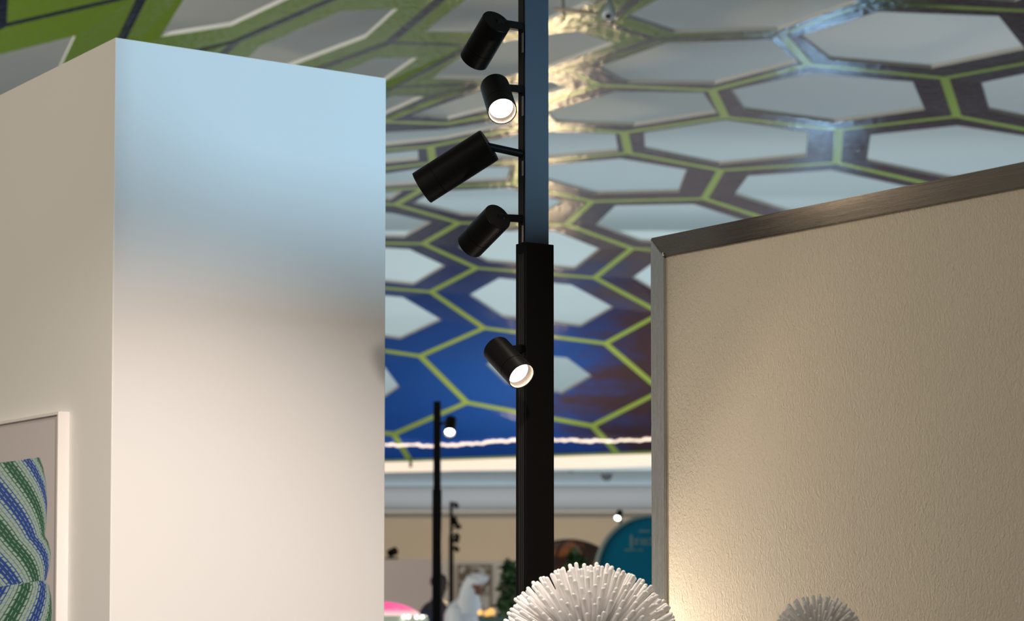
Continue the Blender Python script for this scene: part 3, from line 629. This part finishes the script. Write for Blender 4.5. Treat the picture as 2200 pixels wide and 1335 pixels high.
# brown abstract picture
def art(cx0, cx1, y0, y1, Yd):
    a = at(cx0, y1, Yd); b = at(cx1, y0, Yd)
    t = thing('framed_picture', 'abstract brown and cream picture in a brown frame on the far partition', 'picture', a)
    w_ = b.x-a.x; h_ = b.z-a.z
    m = mat('abstract_painting', (0.5,0.45,0.38), 0.6)
    nt = m.node_tree; N = nt.nodes.new; L = nt.links.new; bs = nt.nodes['Principled BSDF']
    tc = N('ShaderNodeTexCoord'); nz = N('ShaderNodeTexNoise'); nz.inputs['Scale'].default_value = 6.5; nz.inputs['Distortion'].default_value = 1.6; L(tc.outputs['Object'], nz.inputs['Vector'])
    cr = N('ShaderNodeValToRGB'); e = cr.color_ramp.elements; e[0].position = 0.44; e[0].color = (0.14,0.095,0.055,1); e[1].position = 0.55; e[1].color = (0.50,0.48,0.43,1); L(nz.outputs['Fac'], cr.inputs[0]); L(cr.outputs[0], bs.inputs['Base Color'])
    box_obj('canvas', a + Vector((0.01,0.0,0.01)), Vector((w_-0.02,0,0)), Vector((0,0.02,0)), Z*(h_-0.02), m, t)
    fm = mat('brown_frame', (0.20,0.14,0.09), 0.5)
    for P, aa, hh in ((a, Vector((0.022,0,0)), Z*h_), (a+Vector((w_-0.022,0,0)), Vector((0.022,0,0)), Z*h_), (a+Vector((0.022,0,h_-0.022)), Vector((w_-0.044,0,0)), Z*0.022), (a+Vector((0.022,0,0)), Vector((w_-0.044,0,0)), Z*0.022)):
        box_obj('rail', P - Vector((0,0.015,0)), aa, Vector((0,0.035,0)), hh, fm, t)
art(983, 1056, 1214, 1345, 29.96)
# round teal sign
c = at(1401, 1231, 18.0); r = 125*18/F; axs = Vector((0.16,-1,0)).normalized()
t_ = thing('round_sign', 'large round teal sign with a pale rim and faint lettering', 'sign', Vector((c.x,c.y,0)))
lathe_obj('disc', c, axs, [(0,0),(0,r*0.975),(0.012,r*0.975),(0.012,0)], mat('teal_sign_face', (0.002,0.12,0.21), 0.5, spec=0.1), t_, 72)
lathe_obj('rim', c - axs*0.05, axs, [(0,r*0.9),(0,r),(0.085,r),(0.085,r*0.955),(0.06,r*0.95)], mat('pale_green_rim', (0.16,0.21,0.18), 0.4), t_, 72)
M_let = mat('pale_lettering', (0.10,0.19,0.20), 0.5)
uS = axs.cross(Z).normalized(); uS = uS if uS.x > 0 else -uS
def stroke(x0, y0, x1, y1):
    k = 18/F; P = c + axs*0.0122 + uS*((x0-1401)*k) + Z*((1231-y1)*k)
    box_obj('letter_stroke', P, uS*((x1-x0)*k), axs*0.004, Z*((y1-y0)*k), M_let, t_)
for q in ((1352,1150,1358,1178),(1361,1158,1372,1163),(1361,1166,1370,1171),(1376,1158,1381,1172),(1384,1158,1389,1172),(1393,1157,1412,1162),(1393,1167,1412,1172),(1340,1181,1366,1184),(1370,1181,1380,1184),(1372,1140,1396,1144)): stroke(*q)
box_obj('post', Vector((c.x-0.04, c.y+0.03, 0)), Vector((0.08,0,0)), Vector((0,0.05,0)), Z*(c.z-r*0.3), M_black, t_)
# brown dome pavilion
Yd = 24.0; c = at(1222, 1262, Yd); R = 120*Yd/F; RZ = 100/120
t_ = thing('domed_pavilion', 'dark brown dome with orange lit patches behind the plants right of the pole', 'pavilion', Vector((c.x,c.y,0)))
m = mat('brown_dome', (0.10,0.03,0.012), 0.5); nt = m.node_tree; N = nt.nodes.new; L = nt.links.new
tc = N('ShaderNodeTexCoord'); nz = N('ShaderNodeTexNoise'); nz.inputs['Scale'].default_value = 3.0; L(tc.outputs['Object'], nz.inputs['Vector'])
cr = N('ShaderNodeValToRGB'); e = cr.color_ramp.elements; e[0].position = 0.42; e[0].color = (0.035,0.010,0.004,1); e[1].position = 0.62; e[1].color = (0.50,0.15,0.02,1); L(nz.outputs['Fac'], cr.inputs[0]); L(cr.outputs[0], nt.nodes['Principled BSDF'].inputs['Base Color'])
lathe_obj('dome', c, Z, [(0.0,R)] + [(R*RZ*math.sin(a_), R*math.cos(a_)) for a_ in [i*math.pi/24 for i in range(1,12)]] + [(R*RZ,0)], m, t_, 48)
lathe_obj('drum', Vector((c.x,c.y,0)), Z, [(0,R*0.94),(c.z,R*0.94)], mat('brown_drum', (0.07,0.03,0.015), 0.6), t_, 48)
for i in range(9):
    a_ = i*math.pi*2/9+0.2; pts = [c + Vector((math.cos(a_)*math.cos(u)*R*1.005, math.sin(a_)*math.cos(u)*R*1.005, math.sin(u)*R*RZ*1.005)) for u in [k*math.pi/2/12 for k in range(13)]]
    bm = bmesh.new(); tube(bm, pts, 0.016, 6); from_bm('rib', bm, mat('dark_rib', (0.03,0.012,0.006), 0.5), t_)
# plants
def plant(label, px, ptop, Yd, wpx, seed, n=420, dens=1.0):
    rnd = random.Random(seed); top = at(px, ptop, Yd); k = Yd/F; rx = wpx*k/2
    base = Vector((top.x, top.y, 0)); t = thing('potted_plant', label, 'plant', base)
    lathe_obj('pot', base, Z, [(0,0),(0,0.15),(0.32,0.20),(0.34,0.20),(0.34,0.17),(0.30,0.0)], mat('grey_pot', (0.15,0.14,0.13), 0.7), t, 24)
    bm = bmesh.new()
    for i in range(5):
        a_ = i*1.26; tube(bm, [base+Z*0.3, base + Vector((math.cos(a_)*0.06, math.sin(a_)*0.06, top.z*0.6)), base + Vector((math.cos(a_)*rx*0.5, math.sin(a_)*rx*0.5, top.z*0.92))], 0.010, 6)
    from_bm('stem', bm, mat('brown_stem', (0.06,0.045,0.03), 0.8), t)
    bm = bmesh.new()
    for i in range(n):
        zz = 0.6 + (top.z-0.62)*rnd.random()**0.75; f = 1 - 0.75*max(0, (zz-0.6)/(top.z-0.6))**2.2
        a_ = rnd.random()*6.283; rr = rx*f*math.sqrt(rnd.random()); P = base + Vector((math.cos(a_)*rr, math.sin(a_)*rr, zz))
        d = Vector((rnd.gauss(0,1), rnd.gauss(0,1), rnd.gauss(0.2,0.8))).normalized(); s = d.cross(Vector((rnd.gauss(0,1),rnd.gauss(0,1),1))).normalized()
        Ln = 0.085*(0.7+0.6*rnd.random()); W = Ln*0.30; up_ = d.cross(s)
        q = [P, P+d*Ln*0.45+s*W, P+d*Ln, P+d*Ln*0.45-s*W, P+d*Ln*0.45+up_*W*0.35]
        v = [bm.verts.new(x) for x in q]
        for tri in ((0,1,4),(1,2,4),(2,3,4),(3,0,4)): bm.faces.new([v[j] for j in tri])
    me = bpy.data.meshes.new('foliage'); bm.to_mesh(me); bm.free(); o = link('foliage', me, mat('dark_green_leaf', (0.018,0.060,0.018), 0.5, var=0.5, nscale=9), t); o['kind'] = 'stuff'
plant('dark green leafy plant left of the near black pole, behind the robed person', 1098, 1208, 20.5, 82, 5, 900)
plant('dark green plant in front of the brown dome, right of the near pole', 1238, 1188, 20.0, 70, 6, 800)
# pink lamp
Yd = 12.5; c = at(795, 1350, Yd); k = Yd/F
t_ = thing('pink_lamp', 'large glowing pink dome lamp with clear rim at the foot of the white column', 'lamp', Vector((c.x,c.y,0)))
m = bpy.data.materials.new('glowing_pink_glass'); m.use_nodes = True; nt = m.node_tree; N = nt.nodes.new; L = nt.links.new; bs = nt.nodes['Principled BSDF']
tc = N('ShaderNodeTexCoord'); sp = N('ShaderNodeSeparateXYZ'); L(tc.outputs['Object'], sp.inputs[0])
mr = N('ShaderNodeMapRange'); mr.inputs['From Min'].default_value = at(795,1336,Yd).z; mr.inputs['From Max'].default_value = at(795,1292,Yd).z; L(sp.outputs['Z'], mr.inputs[0])
cr = N('ShaderNodeValToRGB'); e = cr.color_ramp.elements; e[0].position = 0.06; e[0].color = (0.50,0.01,0.12,1); e[1].position = 0.16; e[1].color = (1.0,0.72,0.62,1)
x = e.new(0.40); x.color = (1.0,0.70,0.62,1); x = e.new(0.62); x.color = (1.0,0.12,0.32,1); x = e.new(1.0); x.color = (0.9,0.06,0.26,1)
L(mr.outputs[0], cr.inputs[0]); L(cr.outputs[0], bs.inputs['Emission Color']); bs.inputs['Emission Strength'].default_value = 1.0; bs.inputs['Base Color'].default_value = (0.6,0.1,0.25,1); bs.inputs['Roughness'].default_value = 0.2
a_ = 122*k; hh = 58*k
lathe_obj('shade', c, Z, [(0,a_)] + [(hh*math.sin(u), a_*math.cos(u)**0.8) for u in [i*math.pi/24 for i in range(1,12)]] + [(hh,0)], m, t_, 64)
lathe_obj('clear_rim', c - Z*0.02, Z, [(0,a_*1.0),(0,a_*1.035),(0.07,a_*1.03),(0.09,a_*0.985)], mat('greenish_clear_rim', (0.55,0.60,0.42), 0.1, emit=(0.6,0.62,0.42), estr=0.25), t_, 64)
bm = bmesh.new()
for (x, y) in ((868,1326),(878,1326),(895,1327),(908,1326)):
    bm2 = bmesh.new(); ctr = at(x, y, Yd-0.15-(0.12 if x < 900 else 0)); bmesh.ops.create_uvsphere(bm2, u_segments=12, v_segments=8, radius=4*k, matrix=Matrix.Translation(ctr)); from_bm('bulb', bm2, mat('lit_bulb', (1,1,1), 0.4, emit=(1,0.95,0.9), estr=3), t_, True)
bm.free()
lathe_obj('pedestal', Vector((c.x,c.y,0)), Z, [(0,a_*0.9),(c.z,a_*0.97),(c.z,0)], mat('magenta_pedestal', (0.30,0.02,0.10), 0.4), t_, 48)
# green counter with amber lamps
a = at(1027, 1326, 19.0); b_ = at(1100, 1326, 19.0)
t_ = thing('counter', 'dark green counter holding three small amber lamps', 'counter', Vector((a.x,19.0,0)))
box_obj('body', Vector((a.x+0.01,19.0,0)), Vector((b_.x-a.x-0.02,0,0)), Vector((0,0.4,0)), Z*(a.z-0.02), mat('dark_green_counter', (0.05,0.11,0.10), 0.5), t_, 0.004)
box_obj('worktop', Vector((a.x,18.98,a.z-0.02)), Vector((b_.x-a.x,0,0)), Vector((0,0.44,0)), Z*0.02, MATS['dark_green_counter'], t_, 0.004)
M_amb = mat('amber_glow', (1,0.6,0.2), 0.4, emit=(1.0,0.50,0.12), estr=0.95)
for i, (x, y, s) in enumerate(((1032,1317,5.5),(1046,1319,6.0),(1056,1316,7.5))):
    k = 19.1/F; P = at(x, y, 19.08+0.05*i); zb = a.z
    t_ = thing('amber_lamp', ['leftmost amber globe lamp beside the robed person', 'middle amber globe lamp on the dark green counter', 'largest amber globe lamp on the dark green counter, nearest the plant'][i], 'lamp', Vector((P.x,P.y,zb)), 'amber lamps on the green counter')
    bm = bmesh.new(); bmesh.ops.create_uvsphere(bm, u_segments=20, v_segments=12, radius=s*k, matrix=Matrix.Translation(P) @ Matrix.Diagonal((1,1,1.15,1))); from_bm('globe', bm, M_amb, t_, True)
    lathe_obj('base', Vector((P.x,P.y,zb)), Z, [(0,0),(0,s*k*0.6),(max(0.004, P.z-s*k-zb+0.006),s*k*0.5),(max(0.004, P.z-s*k-zb+0.006),0)], M_black, t_, 16)
# ================================================================== PEOPLE
def skin_body(name, joints, edges, m, parent, root=0, sub=2):
    me = bpy.data.meshes.new(name); me.from_pydata([j[0] for j in joints], edges, []); me.update()
    o = link(name, me, m, parent)
    md = o.modifiers.new('skin', 'SKIN'); md.use_smooth_shade = True
    for i, v in enumerate(me.skin_vertices[0].data):
        r = joints[i][1]; v.radius = (r, r) if not isinstance(r, tuple) else r
        v.use_root = (i == root)
    s = o.modifiers.new('sub', 'SUBSURF'); s.levels = sub; s.render_levels = sub
    return o
def person(base, face, label, skin, cloth, lean=0.0, headdown=0.0, hair=None):
    """base on the floor; face: horizontal unit vector; returns the thing"""
    f = Vector(face).normalized(); s = Vector((f.y, -f.x, 0))
    def P(fw, side, z): return Vector(base) + f*fw + s*side + Z*z
    t = thing('person', label, 'person', Vector(base))
    L_ = lean
    J = [(P(0,0,0.94),(0.15,0.11)), (P(L_*0.3,0,1.12),(0.13,0.10)), (P(L_*0.6,0,1.32),(0.155,0.11)), (P(L_*0.85,0,1.43),(0.07,0.07)), (P(L_*1.0+headdown*0.03,0,1.50),(0.048,0.05)),
         (P(L_+headdown*0.08+0.01,0,1.57),(0.066,0.078)), (P(L_+headdown*0.13+0.015,0,1.655-0.03*headdown),(0.072,0.088)), (P(L_+headdown*0.13,0,1.715-0.03*headdown),(0.045,0.055))]
    E = [(0,1),(1,2),(2,3),(3,4),(4,5),(5,6),(6,7)]
    for sd in (-1, 1):
        i = len(J)
        J += [(P(L_*0.8,sd*0.17,1.40),0.056),(P(L_*0.8+0.02,sd*0.21,1.14),0.044),(P(L_*0.8+0.20,sd*0.16,0.99),0.033),(P(L_*0.8+0.24,sd*0.15,0.97),(0.020,0.038)),(P(L_*0.8+0.30,sd*0.145,0.955),(0.014,0.036))]
        E += [(3,i),(i,i+1),(i+1,i+2),(i+2,i+3),(i+3,i+4)]
        for fi in range(4):
            o_ = (fi-1.5)*0.019; j = len(J); J += [(P(L_*0.8+0.335,sd*0.145+o_,0.945),0.0085),(P(L_*0.8+0.365-abs(fi-1.3)*0.006,sd*0.145+o_,0.925),0.007)]; E += [(i+4,j),(j,j+1)]
        j = len(J); J += [(P(L_*0.8+0.27,sd*0.10,0.955),0.010),(P(L_*0.8+0.30,sd*0.085,0.94),0.008)]; E += [(i+3,j),(j,j+1)]
        i = len(J); J += [(P(0,sd*0.10,0.86),0.085),(P(0.015,sd*0.105,0.48),0.058),(P(-0.01,sd*0.11,0.09),0.038),(P(0.06,sd*0.115,0.045),(0.038,0.034)),(P(0.16,sd*0.12,0.032),(0.036,0.022))]
        E += [(0,i),(i,i+1),(i+1,i+2),(i+2,i+3),(i+3,i+4)]
    skin_body('body', J, E, skin, t)
    hd = P(L_+headdown*0.13+0.015,0,1.655-0.03*headdown)
    # nose, ears, eyes, mouth on the head
    ax = (f + Z*(-0.55*headdown)).normalized(); upx = (Z - ax*Z.dot(ax)).normalized()
    bm = bmesh.new(); lathe(bm, hd + ax*0.078 - upx*0.005, (ax*0.5 - upx).normalized(), [(0,0),(0.005,0.007),(0.03,0.013),(0.038,0.006),(0.040,0)], 10); from_bm('nose', bm, skin, t, True)
    for sd in (-1,1):
        bm = bmesh.new(); bmesh.ops.create_uvsphere(bm, u_segments=10, v_segments=8, radius=0.011, matrix=Matrix.Translation(hd + ax*0.074 + upx*0.008 + s*sd*0.03)); from_bm('eye', bm, mat('dark_eye', (0.02,0.015,0.01), 0.2), t, True)
        bm = bmesh.new(); bmesh.ops.create_uvsphere(bm, u_segments=10, v_segments=8, radius=1, matrix=Matrix.Translation(hd + s*sd*0.075) @ Matrix.Diagonal((0.018,0.018,0.03,1))); from_bm('ear', bm, skin, t, True)
    bm = bmesh.new(); obox(bm, hd + ax*0.078 - upx*0.05 - s*0.022, s*0.044, ax*0.006, upx*0.008, 0.002); from_bm('mouth', bm, mat('lips', (0.20,0.07,0.05), 0.5), t)
    return t, P, hd, f, s
# robed person bending his head
M_sk1 = mat('brown_skin', (0.19,0.09,0.05), 0.5); M_robe = mat('white_robe_cloth', (0.58,0.64,0.70), 0.8, var=0.06, nscale=5)
q = at(996, 1300, 22.0); k = 22/F
t_, P_, hd, f, s = person(Vector((q.x-0.06, 22.0, 0)), (0.93,-0.36,0), 'person in a white robe and white head cloth looking down beside the green plant', M_sk1, M_robe, 0.06, 1.0)
bm = bmesh.new(); n = 28
def ring(bm, c, rf, rs, tilt=0):
    return [bm.verts.new(Vector(c) + f*(math.cos(u)*rf) + s*(math.sin(u)*rs) + Z*(tilt*math.cos(u))) for u in [i*2*math.pi/n for i in range(n)]]
def skinr(bm, R, cap=True):
    for A_, B_ in zip(R, R[1:]):
        for i in range(n): bm.faces.new((A_[i], A_[(i+1)%n], B_[(i+1)%n], B_[i]))
    if cap: bm.faces.new(R[-1])
R = [ring(bm, P_(0.02,0,0.06), 0.27, 0.30), ring(bm, P_(0.02,0,0.5), 0.22, 0.25), ring(bm, P_(0.02,0,0.95), 0.175, 0.22), ring(bm, P_(0.03,0,1.2), 0.155, 0.215), ring(bm, P_(0.04,0,1.35), 0.15, 0.225), ring(bm, P_(0.045,0,1.43), 0.12, 0.19), ring(bm, P_(0.05,0,1.475), 0.085, 0.11), ring(bm, P_(0.055,0,1.495), 0.06, 0.065)]
skinr(bm, R, False); from_bm('robe', bm, M_robe, t_, True)
for sd in (-1,1):
    bm = bmesh.new(); a0 = P_(0.045,sd*0.18,1.40); a1 = P_(0.07,sd*0.225,1.13); a2 = P_(0.23,sd*0.17,1.0)
    lathe(bm, a0 + (a0-a1).normalized()*0.03, a1-a0, [(0,0),(0.01,0.05),(0.05,0.075),((a1-a0).length+0.03,0.072)], 18); lathe(bm, a1, a2-a1, [(-0.02,0),(-0.01,0.06),(0.03,0.072),((a2-a1).length,0.078)], 18); from_bm('sleeve', bm, M_robe, t_, True)
# head cloth: cap over the skull with drapes behind
bm = bmesh.new(); hc = hd + Z*0.01
R = []
for (dz, fw, rf, rs) in ((0.115,0.015,0.02,0.02),(0.105,0.01,0.06,0.055),(0.075,0.005,0.108,0.088),(0.045,-0.005,0.112,0.098),(0.0,-0.062,0.078,0.108),(-0.07,-0.080,0.082,0.125),(-0.14,-0.085,0.095,0.155),(-0.22,-0.085,0.110,0.195),(-0.28,-0.085,0.105,0.21)):
    R.append(ring(bm, hc + Z*dz + f*fw, rf, rs, -0.012 if dz < 0.05 else 0.0))
skinr(bm, R, False); bm.faces.new(R[0]); from_bm('head_cloth', bm, M_robe, t_, True)
bm = bmesh.new(); lathe(bm, hc + Z*0.055 - f*0.005, Z + f*0.25, [(0,0.094),(0.006,0.102),(0.016,0.102),(0.022,0.092)], 28); from_bm('head_cord', bm, mat('pale_cord', (0.40,0.46,0.52), 0.6), t_, True)
# person in navy behind the far pole
M_sk2 = mat('dark_skin', (0.03,0.02,0.018), 0.5); M_navy = mat('navy_jacket', (0.010,0.014,0.045), 0.75, var=0.15, nscale=6)
q = at(939, 1300, 23.2)
t_, P_, hd, f, s = person(Vector((q.x, 23.2, 0)), (0.75,-0.65,0), 'person in a navy jacket with a red front standing behind the far pole', M_sk2, M_navy, 0.0, 0.2)
bm = bmesh.new(); R = [ring(bm, P_(0,0,0.86), 0.13, 0.19), ring(bm, P_(0,0,1.1), 0.12, 0.18), ring(bm, P_(0,0,1.3), 0.125, 0.20), ring(bm, P_(0,0,1.40), 0.11, 0.19), ring(bm, P_(0,0,1.45), 0.08, 0.11), ring(bm, P_(0,0,1.475), 0.058, 0.06)]
skinr(bm, R, False); from_bm('jacket', bm, M_navy, t_, True)
for sd in (-1,1):
    bm = bmesh.new(); a0 = P_(0.0,sd*0.17,1.38); a1 = P_(0.02,sd*0.215,1.13); a2 = P_(0.19,sd*0.16,1.0)
    lathe(bm, a0 + (a0-a1).normalized()*0.03, a1-a0, [(0,0),(0.01,0.045),(0.05,0.064),((a1-a0).length+0.03,0.056)], 18); lathe(bm, a1, a2-a1, [(-0.02,0),(-0.01,0.05),(0.03,0.055),((a2-a1).length,0.045)], 18); from_bm('sleeve', bm, M_navy, t_, True)
    bm = bmesh.new(); lathe(bm, P_(0,sd*0.10,0.90), P_(-0.01,sd*0.11,0.08)-P_(0,sd*0.10,0.90), [(0,0.1),(0.4,0.085),(0.8,0.07)], 18); from_bm('trouser_leg', bm, M_navy, t_, True)
bm = bmesh.new(); obox(bm, P_(0.118,-0.06,1.14), s*0.09, f*0.012, Z*0.20, 0.003); o = from_bm('red_panel', bm, mat('red_shirt', (0.45,0.03,0.03), 0.7), t_)
bm = bmesh.new(); bmesh.ops.create_uvsphere(bm, u_segments=20, v_segments=14, radius=1, matrix=Matrix.Translation(hd + Z*0.03 - f*0.015) @ Matrix.Diagonal((0.092,0.096,0.085,1))); from_bm('hair', bm, mat('black_hair', (0.008,0.007,0.007), 0.6), t_, True)
